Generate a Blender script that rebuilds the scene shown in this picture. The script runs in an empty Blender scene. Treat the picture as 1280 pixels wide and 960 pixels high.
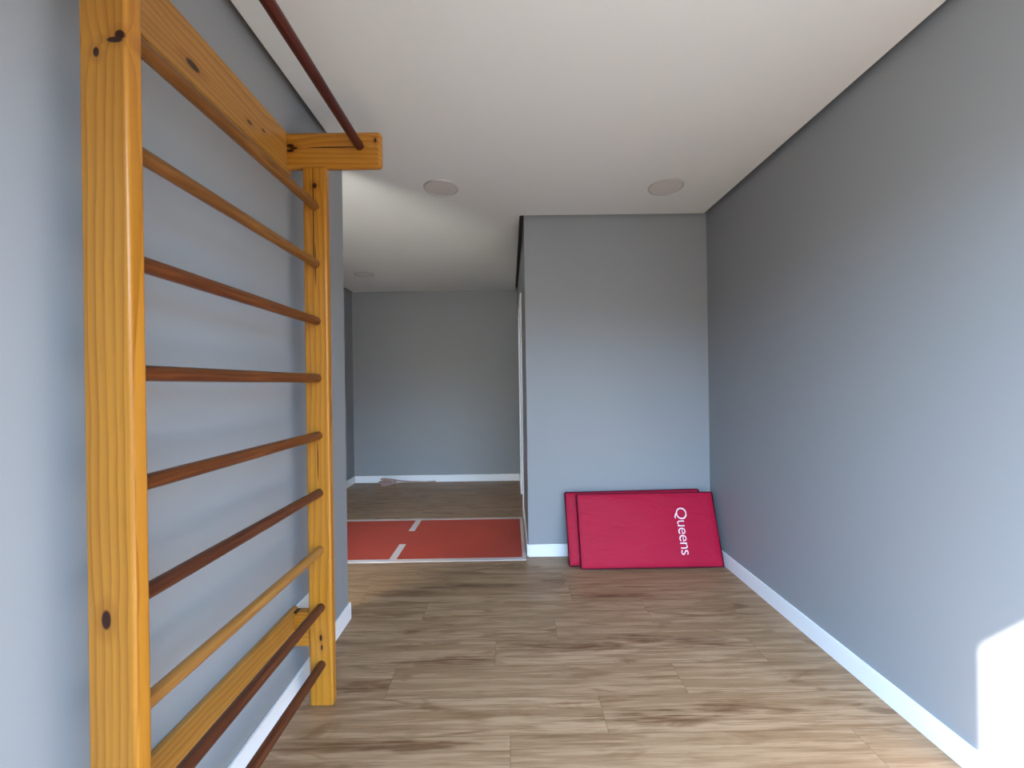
import bpy, bmesh, math, random
from mathutils import Vector, Matrix
random.seed(7)
S = bpy.context.scene
COL = S.collection
PI = math.pi

# ------------------------------------------------------------------ dimensions (metres)
H = 2.60                       # ceiling height
XR, XL = 1.528, -0.935         # right wall, left wall (room side)
XLB = -1.055                   # back of the left wall
YLE = 2.336                    # where the left wall ends
YM = 3.149                     # short wall with the red mats
XS = 0.126                     # side wall of the alcove
YF = 5.633                     # far wall of the alcove
XFL = -2.144                   # far left wall
YB = -0.12                     # wall with the glazed opening behind the viewer
TOP = 2.67                     # underside of the slab above the ceiling boards

# ------------------------------------------------------------------ node helpers
class NT:
    def __init__(self, name):
        self.m = bpy.data.materials.new(name); self.m.use_nodes = True
        self.t = self.m.node_tree; self.n = self.t.nodes; self.l = self.t.links
        self.b = self.n['Principled BSDF']
        self.tc = self.n.new('ShaderNodeTexCoord')
    def put(self, sock, v):
        if hasattr(v, 'is_output'): self.l.new(v, sock)
        elif v is not None: sock.default_value = v
    def math(self, op, a, b=None, c=None, clamp=False):
        n = self.n.new('ShaderNodeMath'); n.operation = op; n.use_clamp = clamp
        for i, v in enumerate((a, b, c)):
            if v is not None: self.put(n.inputs[i], v)
        return n.outputs[0]
    def vmath(self, op, a, b=None):
        n = self.n.new('ShaderNodeVectorMath'); n.operation = op
        self.put(n.inputs[0], a)
        if b is not None: self.put(n.inputs[1], b)
        return n.outputs['Value'] if op in ('LENGTH', 'DOT_PRODUCT', 'DISTANCE') else n.outputs[0]
    def sep(self, v):
        n = self.n.new('ShaderNodeSeparateXYZ'); self.put(n.inputs[0], v); return n.outputs
    def comb(self, x, y, z):
        n = self.n.new('ShaderNodeCombineXYZ')
        for i, v in enumerate((x, y, z)): self.put(n.inputs[i], v)
        return n.outputs[0]
    def noise(self, vec, scale=1.0, detail=2.0, rough=0.5, dist=0.0):
        n = self.n.new('ShaderNodeTexNoise'); self.put(n.inputs['Vector'], vec)
        n.inputs['Scale'].default_value = scale; n.inputs['Detail'].default_value = detail
        n.inputs['Roughness'].default_value = rough; n.inputs['Distortion'].default_value = dist
        return n.outputs['Fac']
    def white(self, vec):
        n = self.n.new('ShaderNodeTexWhiteNoise'); n.noise_dimensions = '3D'; self.put(n.inputs['Vector'], vec)
        return n.outputs['Value']
    def remap(self, v, a, b, c=0.0, d=1.0, smooth=True):
        n = self.n.new('ShaderNodeMapRange'); n.interpolation_type = 'SMOOTHSTEP' if smooth else 'LINEAR'
        for i, x in enumerate((v, a, b, c, d)): self.put(n.inputs[i], x)
        return n.outputs[0]
    def mix(self, f, a, b):
        n = self.n.new('ShaderNodeMix'); n.data_type = 'RGBA'
        self.put(n.inputs[0], f)
        for s, v in ((n.inputs[6], a), (n.inputs[7], b)):
            self.put(s, v if hasattr(v, 'is_output') else (v[0], v[1], v[2], 1.0))
        return n.outputs[2]
    def bump(self, h, strength, dist=0.001):
        n = self.n.new('ShaderNodeBump'); n.inputs['Strength'].default_value = strength
        n.inputs['Distance'].default_value = dist; self.put(n.inputs['Height'], h)
        self.l.new(n.outputs[0], self.b.inputs['Normal'])
    def base(self, c):
        self.put(self.b.inputs['Base Color'], c if hasattr(c, 'is_output') else (c[0], c[1], c[2], 1.0))
    def rough(self, r): self.put(self.b.inputs['Roughness'], r)

def paint(name, col, rough=0.6, bump=0.15, vary=0.04, scale=60):
    t = NT(name); p = t.tc.outputs['Object']
    f = t.noise(p, 1.7, 3)
    c2 = tuple(x * (1 - vary) for x in col)
    t.base(t.mix(f, col, c2)); t.rough(rough)
    t.bump(t.noise(p, scale, 3), bump, 0.002)
    return t.m

def pine(name, axis, light=(0.43, 0.178, 0.019), dark=(0.20, 0.062, 0.004), knots=(), across='X', depth='Y',
         freq=62.0, wob=1.0, seed=0.0, rough=0.3):
    """Varnished pine: rings cut by the board, bent around knots.
    knots: (centre along, centre across, half length, half width) in the thing's own metres."""
    t = NT(name); o = t.sep(t.tc.outputs['Object'])
    idx = {'X': 0, 'Y': 1, 'Z': 2}
    a, b, d = o[idx[axis]], o[idx[across]], o[idx[depth]]
    slow = t.noise(t.comb(t.math('MULTIPLY', a, 0.9), t.math('MULTIPLY', b, 7.0), t.math('ADD', t.math('MULTIPLY', d, 7.0), seed)), 1.0, 2)
    wav = t.noise(t.comb(t.math('MULTIPLY', a, 6.0), t.math('MULTIPLY', b, 9.0), seed + 3.0), 1.0, 1)
    v = t.math('ADD', t.math('MULTIPLY', b, freq), t.math('MULTIPLY', d, freq * 0.45))
    v = t.math('ADD', v, t.math('MULTIPLY', slow, 5.0 * wob))
    v = t.math('ADD', v, t.math('MULTIPLY', wav, 0.9 * wob))
    km = None; halo = None
    for (ka, kb, la, lb) in knots:
        da = t.math('SUBTRACT', a, ka); db = t.math('SUBTRACT', b, kb)
        r2 = t.math('ADD', t.math('POWER', t.math('DIVIDE', t.math('ABSOLUTE', da), la), 2.0),
                    t.math('POWER', t.math('DIVIDE', t.math('ABSOLUTE', db), lb), 2.0))
        k = t.remap(r2, 0.55, 1.35, 1.0, 0.0)
        km = k if km is None else t.math('MAXIMUM', km, k)
        if la < 0.05 and lb < 0.05:
            g = t.math('DIVIDE', db, t.math('ADD', t.math('MULTIPLY', r2, 0.22), 1.0))
            v = t.math('ADD', v, t.math('MULTIPLY', g, 0.5 * freq / 1.0))
            h = t.remap(r2, 1.0, 9.0, 1.0, 0.0)
            halo = h if halo is None else t.math('MAXIMUM', halo, h)
    s = t.math('FRACT', v)
    line = t.math('POWER', s, 2.3)                                   # dark late wood ends sharply
    line = t.math('MULTIPLY', line, t.remap(s, 0.93, 1.0, 1.0, 0.0))
    fib = t.noise(t.comb(t.math('MULTIPLY', a, 9.0), t.math('MULTIPLY', b, 420.0), t.math('MULTIPLY', d, 420.0)), 1.0, 2)
    tone = t.noise(t.comb(t.math('MULTIPLY', a, 0.9), t.math('MULTIPLY', b, 14.0), seed + 9.0), 1.0, 1)
    c = t.mix(t.math('MULTIPLY', line, t.remap(tone, 0.3, 0.6, 0.45, 1.0)), light, dark)
    mid = tuple((x * 0.72 + y * 0.28) for x, y in zip(light, dark))
    c = t.mix(t.remap(tone, 0.35, 0.7, 0.0, 0.55), c, mid)
    c = t.mix(t.remap(fib, 0.45, 0.8, 0.0, 0.25), c, dark)
    if halo is not None: c = t.mix(t.math('MULTIPLY', halo, 0.35), c, dark)
    if km is not None: c = t.mix(km, c, (0.028, 0.005, 0.002))
    t.base(c); t.rough(rough)
    t.b.inputs['Coat Weight'].default_value = 0.12; t.b.inputs['Coat Roughness'].default_value = 0.15
    t.b.inputs['Specular IOR Level'].default_value = 0.32
    return t.m

def dowel(name, light, dark, rough=0.34):
    t = NT(name); o = t.sep(t.tc.outputs['Object'])
    f = t.noise(t.comb(t.math('MULTIPLY', o[0], 160.0), t.math('MULTIPLY', o[1], 5.0), t.math('MULTIPLY', o[2], 160.0)), 1.0, 3)
    g = t.noise(t.comb(t.math('MULTIPLY', o[0], 12.0), t.math('MULTIPLY', o[1], 2.5), t.math('MULTIPLY', o[2], 5.0)), 1.0, 2)
    c = t.mix(t.remap(f, 0.35, 0.7), light, dark)
    c = t.mix(t.remap(g, 0.4, 0.7, 0.0, 0.6), c, dark)
    t.base(c); t.rough(rough)
    t.b.inputs['Coat Weight'].default_value = 0.06; t.b.inputs['Coat Roughness'].default_value = 0.2
    t.b.inputs['Specular IOR Level'].default_value = 0.3
    return t.m

def laminate():
    t = NT('laminate_planks'); o = t.sep(t.tc.outputs['Object'])
    W, L = 0.190, 1.29
    y = t.math('DIVIDE', t.math('ADD', o[1], 19 * W - 1.545), W)
    row = t.math('FLOOR', y); fy = t.math('FRACT', y)
    off = t.white(t.comb(row, 3.0, 1.0))
    for k, sx in ((19, -0.017), (20, 0.355), (21, -0.55), (22, -0.09), (23, 0.23)):   # where the end joints fall
        off = t.math('ADD', t.math('MULTIPLY', off, t.math('SUBTRACT', 1.0, t.math('COMPARE', row, k - 1.0, 0.1))),
                     t.math('MULTIPLY', t.math('COMPARE', row, k - 1.0, 0.1), (-sx / L) % 1.0))
    x = t.math('ADD', t.math('DIVIDE', o[0], L), t.math('ADD', t.math('MULTIPLY', off, 1.0), 9.0))
    col = t.math('FLOOR', x); fx = t.math('FRACT', x)
    r1 = t.white(t.comb(row, col, 5.0)); r2 = t.white(t.comb(row, col, 11.0))
    u = t.math('ADD', o[0], t.math('MULTIPLY', r1, 17.0)); w = t.math('ADD', o[1], t.math('MULTIPLY', r2, 5.0))
    streak = t.noise(t.comb(t.math('MULTIPLY', u, 1.6), t.math('MULTIPLY', w, 26.0), r1), 1.0, 4, 0.6, 0.4)
    fine = t.noise(t.comb(t.math('MULTIPLY', u, 5.0), t.math('MULTIPLY', w, 130.0), r2), 1.0, 3, 0.6)
    cath = t.noise(t.comb(t.math('MULTIPLY', u, 2.4), t.math('MULTIPLY', w, 11.0), t.math('MULTIPLY', r1, 4.0)), 1.0, 3, 0.55, 1.2)
    pale, mid, brown, deep = (0.385, 0.240, 0.138), (0.270, 0.155, 0.080), (0.165, 0.080, 0.034), (0.118, 0.050, 0.019)
    c = t.mix(t.remap(streak, 0.40, 0.60), pale, mid)
    c = t.mix(t.remap(fine, 0.45, 0.72, 0.0, 0.6), c, brown)
    c = t.mix(t.remap(cath, 0.52, 0.72, 0.0, 0.85), c, brown)
    c = t.mix(t.math('MULTIPLY', t.remap(cath, 0.68, 0.82, 0.0, 0.5), t.remap(fine, 0.35, 0.6)), c, deep)
    c = t.mix(t.math('MULTIPLY', r2, 0.28), c, mid)
    # brown figured patches of single planks (position, half length, half width)
    dist = t.noise(t.comb(t.math('MULTIPLY', o[0], 9.0), t.math('MULTIPLY', o[1], 40.0), 0.0), 1.0, 3)
    pm = None
    for (px, py, la, lb) in FIGURE:
        r = t.math('ADD', t.math('POWER', t.math('DIVIDE', t.math('ABSOLUTE', t.math('SUBTRACT', o[0], px)), la), 2.0),
                   t.math('POWER', t.math('DIVIDE', t.math('ABSOLUTE', t.math('SUBTRACT', o[1], py)), lb), 2.0))
        k = t.remap(t.math('ADD', r, t.math('MULTIPLY', t.math('SUBTRACT', dist, 0.5), 2.6)), 0.1, 1.5, 1.0, 0.0)
        pm = k if pm is None else t.math('MAXIMUM', pm, k)
    c = t.mix(t.math('MULTIPLY', pm, t.remap(fine, 0.32, 0.62, 0.2, 0.85)), c, deep)
    ey = t.math('MINIMUM', fy, t.math('SUBTRACT', 1.0, fy)); ex = t.math('MINIMUM', fx, t.math('SUBTRACT', 1.0, fx))
    seam = t.math('MAXIMUM', t.remap(ey, 0.0, 0.012, 1.0, 0.0), t.remap(ex, 0.0, 0.0020, 1.0, 0.0))
    c = t.mix(t.math('MULTIPLY', seam, 0.55), c, (0.12, 0.075, 0.045))
    t.base(c); t.rough(t.remap(fine, 0.3, 0.8, 0.42, 0.55))
    t.b.inputs['Specular IOR Level'].default_value = 0.45
    t.bump(t.math('SUBTRACT', t.math('MULTIPLY', fine, 0.4), seam), 0.25, 0.0008)
    return t.m

FIGURE = [(0.26, 2.06, 0.30, 0.045), (0.62, 2.12, 0.22, 0.035), (-0.32, 1.97, 0.24, 0.04), (0.55, 1.62, 0.26, 0.04),
          (0.86, 1.66, 0.16, 0.04), (-0.55, 1.51, 0.40, 0.03), (0.95, 2.09, 0.16, 0.04), (0.28, 2.75, 0.10, 0.03),
          (-0.30, 2.70, 0.40, 0.03), (0.62, 2.55, 0.30, 0.028), (-0.75, 1.80, 0.2, 0.03), (-0.72, 2.62, 0.22, 0.04)]

def cloth(name, col, rough=0.42, wrinkle=0.5):
    t = NT(name); p = t.tc.outputs['Object']
    o = t.sep(p)
    big = t.noise(t.comb(t.math('ADD', t.math('MULTIPLY', o[0], 3.0), t.math('MULTIPLY', o[2], 2.0)), o[1],
                         t.math('MULTIPLY', o[2], 9.0)), 1.0, 3, 0.5, 0.8)
    weave = t.noise(p, 900, 1)
    t.base(t.mix(t.noise(p, 5, 2), col, tuple(x * 0.9 for x in col))); t.rough(rough)
    t.b.inputs['Specular IOR Level'].default_value = 0.12
    t.bump(t.math('ADD', big, t.math('MULTIPLY', weave, 0.02)), wrinkle, 0.035)
    return t.m

def rubber(name, col):
    t = NT(name); p = t.tc.outputs['Object']
    g = t.noise(p, 350, 2); f = t.noise(p, 2.2, 3)
    c = t.mix(f, col, tuple(x * 0.8 for x in col))
    t.base(t.mix(t.remap(g, 0.45, 0.7, 0.0, 0.25), c, tuple(x * 0.6 for x in col))); t.rough(0.75)
    t.bump(g, 0.3, 0.001)
    return t.m

def added_diffuser():
    t = NT('added_diffuser_pane')
    tr = t.n.new('ShaderNodeBsdfTranslucent'); tr.inputs[0].default_value = (0.90, 0.86, 0.78, 1)
    mx = t.n.new('ShaderNodeMixShader'); mx.inputs[0].default_value = 0.85
    t.base((0.8, 0.82, 0.83)); t.rough(0.6)
    t.l.new(t.b.outputs[0], mx.inputs[1]); t.l.new(tr.outputs[0], mx.inputs[2])
    t.l.new(mx.outputs[0], t.n['Material Output'].inputs['Surface'])
    return t.m

M = dict(
    wall=paint('grey_wall_paint', (0.262, 0.272, 0.286), 0.55, 0.10),
    ceil=paint('white_ceiling_paint', (0.63, 0.655, 0.66), 0.8, 0.06, 0.02),
    white=paint('white_gloss_trim', (0.80, 0.80, 0.81), 0.35, 0.02, 0.02),
    lidp=paint('grey_recess_paint', (0.10, 0.10, 0.10), 0.8, 0.05),
    lampring=paint('satin_lamp_ring', (0.42, 0.41, 0.40), 0.4, 0.0),
    lampdiff=paint('opal_lamp_diffuser', (0.55, 0.54, 0.53), 0.5, 0.0),
    plate=paint('white_plastic_plate', (0.80, 0.80, 0.78), 0.3, 0.0),
    hole=paint('dark_socket_hole', (0.02, 0.02, 0.02), 0.5, 0.0),
    alu=paint('white_aluminium', (0.75, 0.75, 0.74), 0.35, 0.0),
    floor=laminate(),
    redmat=cloth('crimson_vinyl_cover', (0.395, 0.008, 0.036), 0.5),
    redpipe=cloth('dark_crimson_piping', (0.115, 0.006, 0.022), 0.55, 0.1),
    print_=paint('pale_pink_print', (0.86, 0.66, 0.72), 0.5, 0.0),
    track=rubber('brick_red_track_rubber', (0.500, 0.062, 0.034)),
    line=rubber('worn_white_track_line', (0.66, 0.56, 0.53)),
    cord=rubber('brown_pink_cord', (0.45, 0.29, 0.26)),
)

# ------------------------------------------------------------------ object helpers
def link(name, bm, mats, parent=None, smooth=None, world=True):
    """One mesh object from a bmesh given in world metres; a child's mesh is kept in its thing's own metres."""
    me = bpy.data.meshes.new(name)
    if parent is not None and world:
        bm.transform(Matrix.Translation(-Vector(parent.location)))
    bmesh.ops.recalc_face_normals(bm, faces=bm.faces)
    bm.to_mesh(me); bm.free()
    for m in (mats if isinstance(mats, (list, tuple)) else [mats]): me.materials.append(m)
    o = bpy.data.objects.new(name, me); COL.objects.link(o)
    if parent is not None: o.parent = parent
    if smooth is not None:
        for p in me.polygons: p.use_smooth = True
        md = o.modifiers.new('weighted', 'WEIGHTED_NORMAL'); md.keep_sharp = True
        if smooth < 180: me.set_sharp_from_angle(angle=math.radians(smooth))
    return o

def struct(name, bm, m, smooth=None):
    o = link(name, bm, m, None, smooth); o['kind'] = 'structure'; return o

def thing(name, loc, label, cat, group=None):
    o = bpy.data.objects.new(name, None); COL.objects.link(o); o.location = loc
    o.empty_display_size = 0.05
    o['label'] = label; o['category'] = cat
    if group: o['group'] = group
    return o

def tag(o, label, cat, group=None):
    o['label'] = label; o['category'] = cat
    if group: o['group'] = group
    return o

def box(bm, x0, x1, y0, y1, z0, z1, bevel=0.0, seg=2, edges=None):
    vs = [bm.verts.new((x, y, z)) for x in (x0, x1) for y in (y0, y1) for z in (z0, z1)]
    F = [(0, 1, 3, 2), (4, 6, 7, 5), (0, 4, 5, 1), (2, 3, 7, 6), (0, 2, 6, 4), (1, 5, 7, 3)]
    fs = [bm.faces.new([vs[i] for i in f]) for f in F]
    if bevel:
        es = list({e for f in fs for e in f.edges})
        if edges: es = [e for e in es if edges(e)]
        bmesh.ops.bevel(bm, geom=es, offset=bevel, segments=seg, profile=0.5, affect='EDGES')
    return bm

def prism(bm, pts, z0, z1):
    a = [bm.verts.new((x, y, z0)) for x, y in pts]; b = [bm.verts.new((x, y, z1)) for x, y in pts]
    n = len(pts)
    bm.faces.new(a[::-1]); bm.faces.new(b)
    for i in range(n): bm.faces.new((a[i], a[(i + 1) % n], b[(i + 1) % n], b[i]))
    return bm

def lathe(bm, prof, c, n=48):
    """Profile of (radius, z) turned about the vertical through c."""
    rings = []
    for r, z in prof:
        if r < 1e-6: rings.append([bm.verts.new((c[0], c[1], z))]); continue
        rings.append([bm.verts.new((c[0] + r * math.cos(2 * PI * i / n), c[1] + r * math.sin(2 * PI * i / n), z)) for i in range(n)])
    for A, B in zip(rings, rings[1:]):
        for i in range(n):
            j = (i + 1) % n
            if len(A) == 1 and len(B) == 1: continue
            if len(A) == 1: bm.faces.new((A[0], B[i], B[j]))
            elif len(B) == 1: bm.faces.new((A[i], A[j], B[0]))
            else: bm.faces.new((A[i], A[j], B[j], B[i]))
    return bm

def tube(bm, pts, r, n=16, caps=True):
    pts = [Vector(p) for p in pts]; rings = []
    up = Vector((0, 0, 1))
    for i, p in enumerate(pts):
        d = (pts[min(i + 1, len(pts) - 1)] - pts[max(i - 1, 0)]).normalized()
        s = d.cross(up)
        if s.length < 1e-4: s = d.cross(Vector((1, 0, 0)))
        s.normalize(); q = s.cross(d)
        rad = r[i] if isinstance(r, (list, tuple)) else r
        rings.append([bm.verts.new(p + (s * math.cos(2 * PI * k / n) + q * math.sin(2 * PI * k / n)) * rad) for k in range(n)])
    for A, B in zip(rings, rings[1:]):
        for k in range(n): bm.faces.new((A[k], A[(k + 1) % n], B[(k + 1) % n], B[k]))
    if caps: bm.faces.new(rings[0][::-1]); bm.faces.new(rings[-1])
    return bm

NB = bmesh.new

# ------------------------------------------------------------------ the setting
T = 0.12
struct('floor', box(NB(), XFL - T, XR + T, YB - T, YF + T, -0.10, 0.0), M['floor'])
g = 0.034                                                             # shadow gap round the ceiling boards
outline = [(XR - g, YB + g), (XR - g, YM - g), (XS - g, YM - g), (XS - g, YF - g), (XFL + g, YF - g), (XFL + g, YB + g),
           (XLB - g, YB + g), (XLB - g, YLE + g), (XL + g, YLE + g), (XL + g, YB + g)]
struct('ceiling', prism(NB(), outline, H, H + 0.013), M['ceil'])
struct('trim_ceiling_recess', box(NB(), XFL - T, XR + T, YB - T, YF + T, TOP - 0.02, TOP + 0.1), M['lidp'])
ZT = TOP - 0.02
struct('wall_right', box(NB(), XR, XR + T, YB, YM + T, 0, ZT), M['wall'])
struct('wall_front', box(NB(), XS, XR, YM, YM + T, 0, ZT), M['wall'])
struct('wall_left', box(NB(), XLB, XL, YB, YLE, 0, ZT), M['wall'])
struct('wall_far', box(NB(), XFL, XS, YF, YF + T, 0, ZT), M['wall'])
def wall_with_hole(along, a0, a1, c0, c1, h0, h1, z0, z1):
    """A wall along one axis (from a0 to a1, between c0 and c1 in the other) with a rectangular hole."""
    bm = NB()
    for (p, q, r, s) in ((a0, h0, 0, ZT), (h1, a1, 0, ZT), (h0, h1, z1, ZT), (h0, h1, 0, z0)):
        if q - p < 1e-4 or s - r < 1e-4: continue
        box(bm, *((p, q, c0, c1) if along == 'X' else (c0, c1, p, q)), r, s)
    return bm
# side wall of the alcove, with a white door in it
D0, D1, DZ = 4.10, 4.95, 2.16
struct('wall_side', wall_with_hole('Y', YM + T, YF + T, XS, XS + T, D0, D1, 0, DZ), M['wall'])
# glazed opening behind the viewer and a window in the room behind the left wall
OX0, OX1, OZ = -0.505, 1.42, 2.402
GX0, GX1 = -2.06, -1.14  # second unseen opening, added to let more skylight into the alcove
XC = -1.0
bm = wall_with_hole('X', XC, XR + T, YB - T, YB, OX0, OX1, 0, OZ)
bm2 = wall_with_hole('X', XFL - T, XC, YB - T, YB, GX0, GX1, 0, OZ)
tmp = bpy.data.meshes.new('tmp'); bm2.to_mesh(tmp); bm2.free(); bm.from_mesh(tmp); bpy.data.meshes.remove(tmp)
struct('wall_back', bm, M['wall'])
W0, W1, WZ0, WZ1 = 0.02, 1.50, 0.15, 2.45
struct('wall_far_left', wall_with_hole('Y', YB, YF + T, XFL - T, XFL, W0, W1, WZ0, WZ1), M['wall'])

fr = NB()
for a in ((OX0, OX0 + 0.03, 0, OZ), (OX1 - 0.03, OX1, 0, OZ), (OX0 + 0.03, OX1 - 0.03, OZ - 0.03, OZ)):
    box(fr, a[0], a[1], YB - T, YB - 0.04, a[2], a[3])
struct('trim_opening', fr, M['alu'])
fr = NB()
for a in ((W0, W0 + 0.04, WZ0, WZ1), (W1 - 0.04, W1, WZ0, WZ1), (W0 + 0.04, W1 - 0.04, WZ1 - 0.04, WZ1), (W0 + 0.04, W1 - 0.04, WZ0, WZ0 + 0.04)):
    box(fr, XFL - 0.09, XFL - 0.03, a[0], a[1], a[2], a[3])
win = struct('window_1', fr, M['alu'])
link('added_diffuser_pane', box(NB(), XFL - 0.066, XFL - 0.060, W0 + 0.04, W1 - 0.04, WZ0 + 0.04, WZ1 - 0.04), added_diffuser(), win)  # unseen translucent pane, added to spread sunlight over the alcove ceiling

dr = struct('door_1', box(NB(), XS + 0.012, XS + 0.05, D0 + 0.035, D1 - 0.035, 0.005, DZ - 0.035), M['white'])
fr = NB()
for a in ((D0 - 0.06, D0 + 0.03, 0, DZ + 0.06), (D1 - 0.03, D1 + 0.06, 0, DZ + 0.06), (D0 + 0.03, D1 - 0.03, DZ - 0.03, DZ + 0.06)):
    box(fr, XS - 0.014, XS - 0.0005, a[0], a[1], a[2], a[3], 0.003, 1)
link('door_frame', fr, M['white'], dr)

# skirting boards
BH, BT = 0.093, 0.012
def skirt(name, x0, x1, y0, y1):
    return struct(name, box(NB(), x0, x1, y0, y1, 0.0, BH, 0.003, 2, lambda e: all(v.co.z > 0.01 for v in e.verts)), M['white'])
skirt('baseboard_right', XR - BT, XR, YB, YM - BT)
skirt('baseboard_front', XS, XR, YM - BT, YM)
skirt('baseboard_left', XL, XL + BT, YB, YLE)
skirt('baseboard_left_end', XLB - BT, XL + BT, YLE, YLE + BT)
skirt('baseboard_far', XFL, XS, YF - BT, YF)
skirt('baseboard_far_left', XFL, XFL + BT, YB, YF - BT)
bm = NB()
for y0, y1 in ((YM, D0 - 0.06), (D1 + 0.06, YF - BT)):
    box(bm, XS - BT, XS, y0, y1, 0, BH)
struct('baseboard_side', bm, M['white'])

# ------------------------------------------------------------------ wall bars
XP, XPB = -0.7533, -0.8501          # front and back of the posts
YN, YP, PT = 0.821, 1.7104, 0.0385  # near post, far post (near faces), thickness
ZA0, ZA1 = 2.235, 2.385             # arm and top board
XA0, XA1 = -0.912, -0.522
wb = thing('wall_bars', (XPB, (YN + YP) / 2, 0.0),
           'tall pine wall bars with dark wooden rungs and pull-up bar on left grey wall', 'wall bars')
OX, OY = wb.location.x, wb.location.y
def K(a, b, la, lb, ao=0.0, bo=0.0): return (a - ao, b - bo, la, lb)
post_near = pine('pine_near_post', 'Z', knots=[
    K(0.866, -0.809, 0.020, 0.0095, 0, OX), K(1.996, -0.813, 0.010, 0.006, 0, OX),
    K(2.030, -0.766, 0.010, 0.010, 0, OX), K(2.020, -0.776, 0.006, 0.016, 0, OX)], seed=1.0, freq=58, wob=0.55)
post_far = pine('pine_far_post', 'Z', knots=[
    K(2.159, -0.800, 0.012, 0.010, 0, OX), K(0.280, -0.800, 0.014, 0.006, 0, OX),
    K(0.240, -0.797, 0.012, 0.004, 0, OX), K(2.02, -0.806, 0.26, 0.0022, 0, OX), K(1.83, -0.800, 0.09, 0.0022, 0, OX),
    K(1.02, -0.802, 0.085, 0.0020, 0, OX)], seed=5.5, freq=46, wob=0.6)
arm_far = pine('pine_far_arm', 'X', across='Z', depth='Y', knots=[
    K(-0.897, 2.326, 0.016, 0.008, OX), K(-0.897, 2.306, 0.016, 0.007, OX), K(-0.882, 2.316, 0.016, 0.006, OX), K(-0.70, 2.318, 0.125, 0.0028, OX),
    K(-0.545, 2.345, 0.006, 0.010, OX)], seed=2.2, freq=50, wob=0.7)
arm_near = pine('pine_near_arm', 'X', across='Z', depth='Y', seed=8.0)
board_m = pine('pine_boards', 'Y', across='Z', depth='X', knots=[
    K(1.205, 2.268, 0.026, 0.011, OY), K(1.466, 2.268, 0.014, 0.006, OY), K(1.55, 2.29, 0.010, 0.005, OY)], seed=4.0, freq=44, light=(0.41, 0.195, 0.040))
bracket_m = pine('pine_brackets', 'X', across='Z', depth='Y', seed=6.0, knots=[K(-0.906, 0.386, 0.010, 0.006, OX)])
for y0, pm, am in ((YN, post_near, arm_near), (YP, post_far, arm_far)):
    link('post', box(NB(), XPB, XP, y0, y0 + PT, 0.0, ZA0 - 0.0005, 0.008, 3,
                     lambda e: abs(e.verts[0].co.z - e.verts[1].co.z) > 1), pm, wb, 40)
    link('arm', box(NB(), XA0, XA1, y0, y0 + PT, ZA0, ZA1, 0.016, 4,
                    lambda e: max(v.co.x for v in e.verts) > XA1 - 0.01), am, wb, 40)
    link('bracket', box(NB(), XA0 + 0.0005, XPB - 0.0005, y0 + 0.002, y0 + PT - 0.002, 0.245, 0.388, 0.003, 2), bracket_m, wb, 40)
XB0, XB1 = XL + 0.0005, XA0 - 0.0005
link('top_board', box(NB(), XB0, XB1, YN - 0.05, YP + PT, 2.219, ZA1, 0.004, 2), board_m, wb, 40)
link('bottom_board', box(NB(), XB0, XB1, YN - 0.05, YP + PT, 0.250, 0.396, 0.004, 2), board_m, wb, 40)
dk = dowel('dark_stained_dowel', (0.105, 0.032, 0.011), (0.050, 0.013, 0.006))
rd = dowel('reddish_dowel', (0.150, 0.046, 0.010), (0.075, 0.019, 0.005))
md = dowel('brown_dowel', (0.215, 0.090, 0.020), (0.115, 0.042, 0.010))
hn = dowel('honey_dowel', (0.32, 0.150, 0.036), (0.22, 0.090, 0.020))
kinds = [md, md, rd, rd, rd, dk, hn, dk, dk]
for i, m in enumerate(kinds):
    z = 2.0728 - 0.238 * i
    # one rung: its ends are seated in the two posts, with a slightly thickened middle
    ys = [YN + PT - 0.012, YN + PT + 0.02, YN + 0.20, (YN + YP) / 2, YP - 0.2, YP - 0.02, YP + 0.012]
    rs = [0.0172, 0.0176, 0.0182, 0.0184, 0.0182, 0.0176, 0.0172]
    bm = tube(NB(), [(0, y - (YN + YP) / 2, 0) for y in ys], rs, 24)
    o = link('rung', bm, m, wb, 60, world=False)
    o.location = (-0.7985 - OX, 0, z)
    if m is hn: o['label'] = 'honey coloured rung'
bm = tube(NB(), [(-0.611, y, 2.3218) for y in (YN + PT - 0.012, YN + 0.2, (YN + YP) / 2, YP - 0.2, YP + 0.012)], 0.0185, 24)
link('pull_up_bar', bm, dowel('dark_red_dowel', (0.080, 0.018, 0.010), (0.042, 0.008, 0.006)), wb, 60)

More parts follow.
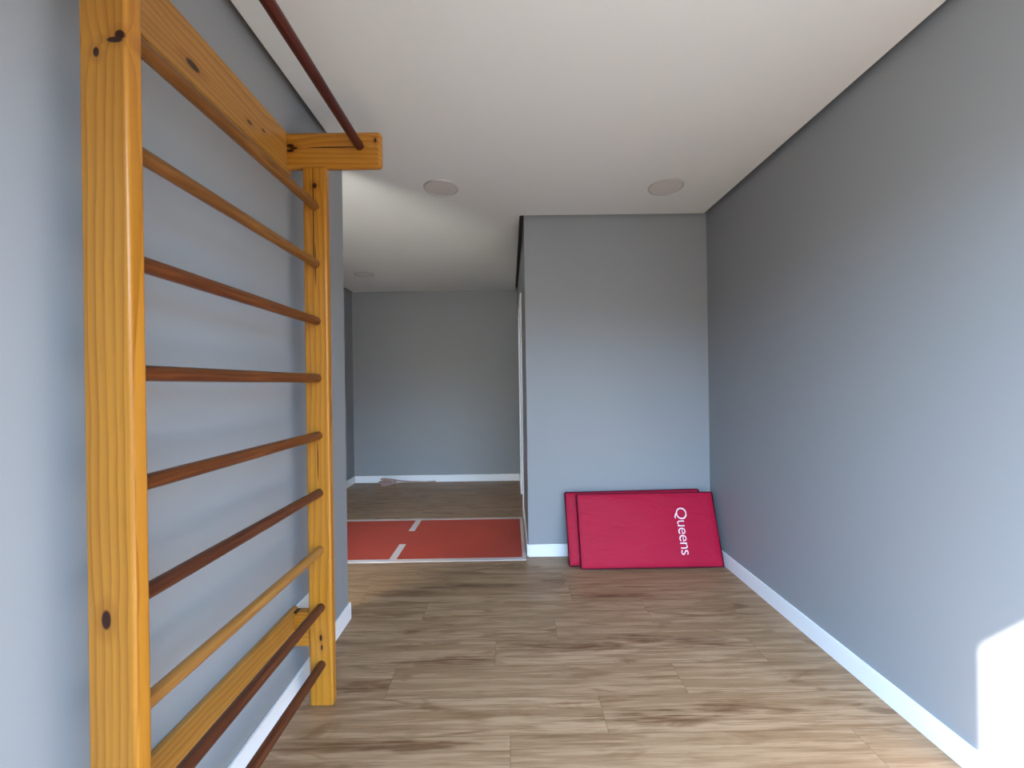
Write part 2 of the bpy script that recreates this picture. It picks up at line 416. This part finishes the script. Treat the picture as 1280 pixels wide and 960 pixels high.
# ------------------------------------------------------------------ red mats against the short wall
th = math.atan2(0.170, 0.487)
MT, ML = 0.043, 0.512
def lean_mat(x0, x1, yfront, label, text=False, spin=0.0, lift=0.0):
    w = x1 - x0
    root = thing('exercise_mat', ((x0 + x1) / 2, yfront + MT * math.cos(th), 0.0015 + lift), label, 'exercise mat', 'red exercise mats leaning on the wall')
    # own frame: x along the floor, z up the slope, y through the thickness; back bottom edge on the floor
    root.rotation_euler = Matrix.Rotation(-th, 3, 'X').to_euler()
    if spin:
        root.rotation_euler = (Matrix.Rotation(-th, 3, 'X') @ Matrix.Rotation(spin, 3, 'Y')).to_euler()
    bm = NB(); nx, nz = 40, 22
    # padded cover: faces bulge a little, edges drawn in
    def P(i, j, side):
        u, v = i / nx, j / nz
        e = min(1.0, min(u, 1 - u) * w / 0.03) ; f = min(1.0, min(v, 1 - v) * ML / 0.03)
        puff = math.sqrt(max(0.0, e * (2 - e))) * math.sqrt(max(0.0, f * (2 - f)))
        y = -MT / 2 + (-1 if side == 0 else 1) * (MT / 2 - 0.0075 * (1 - puff) - (0.0 if side else 0.0012 * (1 + math.sin(9 * u + 5 * v + x0 * 7))))
        return (-w / 2 + u * w, y, v * ML)
    gr = [[[bm.verts.new(P(i, j, s)) for j in range(nz + 1)] for i in range(nx + 1)] for s in (0, 1)]
    for s in (0, 1):
        for i in range(nx):
            for j in range(nz):
                q = (gr[s][i][j], gr[s][i + 1][j], gr[s][i + 1][j + 1], gr[s][i][j + 1])
                bm.faces.new(q if s == 0 else q[::-1])
    ring = [(i, 0) for i in range(nx)] + [(nx, j) for j in range(nz)] + [(i, nz) for i in range(nx, 0, -1)] + [(0, j) for j in range(nz, 0, -1)]
    for (a, b), (c, d) in zip(ring, ring[1:] + ring[:1]):
        bm.faces.new((gr[0][a][b], gr[1][a][b], gr[1][c][d], gr[0][c][d]))
    link('cover', bm, M['redmat'], root, 50, world=False)
    for y in (-MT + 0.006, -0.006):                                   # sewn piping round both faces, darkened to deepen the shadow between the mats
        bm = NB(); r = 0.0042; pts = []
        hw = w / 2 - 0.001
        for cx, cz, a0 in ((hw - 0.008, ML - 0.009, 0), (-hw + 0.008, ML - 0.009, 90), (-hw + 0.008, 0.009, 180), (hw - 0.008, 0.009, 270)):
            for k in range(5):
                a = math.radians(a0 + 22.5 * k); pts.append((cx + 0.008 * math.cos(a), y, cz + 0.008 * math.sin(a)))
        pts.append(pts[0])
        link('piping', tube(bm, pts, r, 8, False), M['redpipe'], root, 180, world=False)
    if text:
        cu = bpy.data.curves.new('lettering', 'FONT'); cu.body = 'Queens'; cu.size = 0.112; cu.extrude = 0.0006
        cu.align_x = 'CENTER'; cu.align_y = 'BOTTOM_BASELINE'; cu.space_character = 0.92; cu.offset = -0.0012
        tmp = bpy.data.objects.new('lettering_curve', cu); COL.objects.link(tmp)
        bpy.context.view_layer.update()
        me = bpy.data.meshes.new_from_object(tmp.evaluated_get(bpy.context.evaluated_depsgraph_get()))
        bpy.data.objects.remove(tmp); bpy.data.curves.remove(cu)
        o = bpy.data.objects.new('lettering', me); COL.objects.link(o); o.parent = root
        me.materials.clear(); me.materials.append(M['print_'])
        # letters read downwards: their tops point to the right
        R = Matrix(((0, 1, 0), (0, 0, -1), (-1, 0, 0)))
        o.matrix_local = Matrix.Translation((text[0] - (x0 + x1) / 2, -MT + 0.0002, text[1])) @ R.to_4x4()
        o['label'] = 'pale pink printed word'
    return root
lean_mat(0.4855, 1.493, 2.880, 'crimson padded mat with pale printed word, in front of the other mat', (1.203, 0.243))
lean_mat(0.410, 1.421, 2.880 + MT * math.cos(th) + MT * math.sin(th) * math.tan(th) + 0.003,
         'crimson padded mat standing behind the printed mat, touching the grey wall', spin=-0.010, lift=0.0055)

# ------------------------------------------------------------------ red running mat on the alcove floor
bm = NB()
TX0, TX1, TY0, TY1, TZ = -2.02, XS - 0.020, 3.076, 4.061, 0.006
xs = [TX0, -0.935, -0.880, TX1 - 0.028, TX1]
ys = [TY0, TY0 + 0.045, TY0 + 0.34, TY1 - 0.34, TY1 - 0.05, TY1]
V = [[bm.verts.new((x, y, TZ)) for y in ys] for x in xs]
for i in range(len(xs) - 1):
    for j in range(len(ys) - 1):
        f = bm.faces.new((V[i][j], V[i + 1][j], V[i + 1][j + 1], V[i][j + 1]))
        f.material_index = 1 if (j in (0, 4) or i == 3 or (i == 1 and j in (1, 3))) else 0
r = bmesh.ops.extrude_face_region(bm, geom=list(bm.faces))
bmesh.ops.translate(bm, vec=(0, 0, -TZ + 0.0005), verts=[v for v in r['geom'] if isinstance(v, bmesh.types.BMVert)])
tag(link('running_mat', bm, [M['track'], M['line']]), 'long brick-red rubber running mat with white lines on alcove floor', 'mat')

# ------------------------------------------------------------------ ceiling lamps
def lamp(cx, cy, label, rr=0.114):
    t = thing('downlight', (cx, cy, H), label, 'ceiling light', 'round ceiling lights')
    link('ring', lathe(NB(), [(rr - 0.014, H - 0.0002), (rr - 0.014, H - 0.006), (rr - 0.010, H - 0.009), (rr - 0.003, H - 0.007), (rr, H - 0.0003)], (cx, cy)), M['lampring'], t, 50)
    link('diffuser', lathe(NB(), [(0, H - 0.0055), (rr * 0.5, H - 0.0053), (rr - 0.0145, H - 0.0045), (rr - 0.0145, H - 0.0006)], (cx, cy)), M['lampdiff'], t, 50)
lamp(-0.425, 2.661, 'round white ceiling light, unlit, nearest the wall bars')
lamp(1.039, 2.682, 'round white ceiling light, unlit, close to the right wall')
lamp(-1.648, 4.702, 'small distant round ceiling light, unlit, over the alcove')

# ------------------------------------------------------------------ white plate on the left wall behind the far post
t = thing('wall_plate', (XL, 1.828, 0.325), 'white wall plate low on left wall behind far pine post', 'wall plate')
link('cover_plate', box(NB(), XL + 0.0003, XL + 0.009, 1.768, 1.888, 0.265, 0.385, 0.003, 2), M['plate'], t, 40)

# ------------------------------------------------------------------ crumpled cord by the far skirting
bm = NB(); pts = []
n = 150
for i in range(n):
    a = i / n * 2 * PI * 5.5
    rx = 0.085 + 0.030 * math.sin(a * 0.37 + 1); ry = 0.045 + 0.015 * math.sin(a * 0.61)
    pts.append((-1.63 + 0.02 * math.sin(a * 0.23) + rx * math.cos(a), 5.44 + 0.35 * rx * math.cos(a) * 0.6 + ry * math.sin(a), 0.012 + 0.065 * (i / n) + 0.012 * math.sin(a * 1.3 + 0.4)))
end = pts[-1]
for k in range(1, 40):
    s = k / 39
    pts.append((end[0] + s * (-1.03 - end[0]), end[1] + (5.595 - end[1]) * min(1, s * 2.2) + 0.012 * math.sin(s * 14), end[2] * (1 - min(1, s * 2)) + 0.0105))
tag(link('coiled_cord', tube(bm, pts, 0.0095, 8), M['cord'], None, 180), 'tangled pinkish brown cord lying at foot of far alcove wall', 'cord')

# ------------------------------------------------------------------ daylight
w = bpy.data.worlds.new('daylight'); S.world = w; w.use_nodes = True
n, l = w.node_tree.nodes, w.node_tree.links
bg = n['Background']
tc = n.new('ShaderNodeTexCoord'); sp = n.new('ShaderNodeSeparateXYZ'); l.new(tc.outputs['Generated'], sp.inputs[0])
mr = n.new('ShaderNodeMapRange'); mr.interpolation_type = 'SMOOTHSTEP'
l.new(sp.outputs[2], mr.inputs[0]); mr.inputs[1].default_value = 0.11; mr.inputs[2].default_value = 0.18
mx = n.new('ShaderNodeMix'); mx.data_type = 'RGBA'; l.new(mr.outputs[0], mx.inputs[0])
GROUND, SKY = (0.255, 0.275, 0.275), (0.88, 1.34, 1.92)
# lower half of the world brightened to the left, added to light the alcove
gm = n.new('ShaderNodeMapRange'); gm.interpolation_type = 'SMOOTHSTEP'; l.new(sp.outputs[0], gm.inputs[0])
gm.inputs[1].default_value = -0.35; gm.inputs[2].default_value = -0.90; gm.inputs[3].default_value = 1.0; gm.inputs[4].default_value = 5.5
gs = n.new('ShaderNodeVectorMath'); gs.operation = 'SCALE'; gs.inputs[0].default_value = GROUND; l.new(gm.outputs[0], gs.inputs[3])
l.new(gs.outputs[0], mx.inputs[6])
mx.inputs[7].default_value = (*SKY, 1)
# hazy sky: paler near the horizon and round the sun, which stands behind the viewer's left shoulder
d = Vector((1.281, 1.0, -1.234)).normalized()
def wm(op, a, b, clamp=False):
    q = n.new('ShaderNodeMath'); q.operation = op; q.use_clamp = clamp
    for i, x in enumerate((a, b)):
        if hasattr(x, 'is_output'): l.new(x, q.inputs[i])
        else: q.inputs[i].default_value = x
    return q.outputs[0]
dt = n.new('ShaderNodeVectorMath'); dt.operation = 'DOT_PRODUCT'; l.new(tc.outputs['Generated'], dt.inputs[0]); dt.inputs[1].default_value = -d
halo = wm('MULTIPLY', wm('POWER', wm('MAXIMUM', dt.outputs['Value'], 0.0), 5.0), 1.3)
low = wm('MULTIPLY', wm('POWER', wm('SUBTRACT', 1.0, wm('MAXIMUM', sp.outputs[2], 0.0)), 4.0), 0.8)
k = wm('ADD', wm('MULTIPLY', wm('ADD', halo, low), mr.outputs[0]), 1.0)
sc = n.new('ShaderNodeVectorMath'); sc.operation = 'SCALE'; l.new(mx.outputs[2], sc.inputs[0]); l.new(k, sc.inputs[3])
l.new(sc.outputs[0], bg.inputs[0]); bg.inputs[1].default_value = 4.0
su = bpy.data.lights.new('sun', 'SUN'); su.energy = 38.0; su.angle = math.radians(0.9); su.color = (1.0, 0.95, 0.88)
so = bpy.data.objects.new('sun', su); COL.objects.link(so)
d = Vector((1.281, 1.0, -1.234)).normalized()
so.rotation_euler = d.to_track_quat('-Z', 'Y').to_euler()

# ------------------------------------------------------------------ camera
f, yaw, pitch, roll, ch = 513.32, 0.0054, -0.0002, 0.0144, 1.324
fw = Vector((math.sin(yaw) * math.cos(pitch), math.cos(yaw) * math.cos(pitch), math.sin(pitch)))
r = Vector((math.cos(yaw), -math.sin(yaw), 0)); u = r.cross(fw)
c, s = math.cos(roll), math.sin(roll)
R, U = c * r - s * u, c * u + s * r
cam = bpy.data.cameras.new('camera'); cam.sensor_width = 36.0; cam.sensor_fit = 'HORIZONTAL'
cam.lens = 36.0 * f / 1280.0; cam.clip_start = 0.02
co = bpy.data.objects.new('camera', cam); COL.objects.link(co)
mat = Matrix((R, U, -fw)).transposed().to_4x4(); mat.translation = (0, 0, ch)
co.matrix_world = mat
S.camera = co

S.view_settings.view_transform = 'Standard'; S.view_settings.look = 'None'
S.view_settings.gamma = 1.0; S.view_settings.use_curve_mapping = False
S.view_settings.exposure = 0.80
S.cycles.max_bounces = 14; S.cycles.diffuse_bounces = 8; S.cycles.sample_clamp_indirect = 8.0
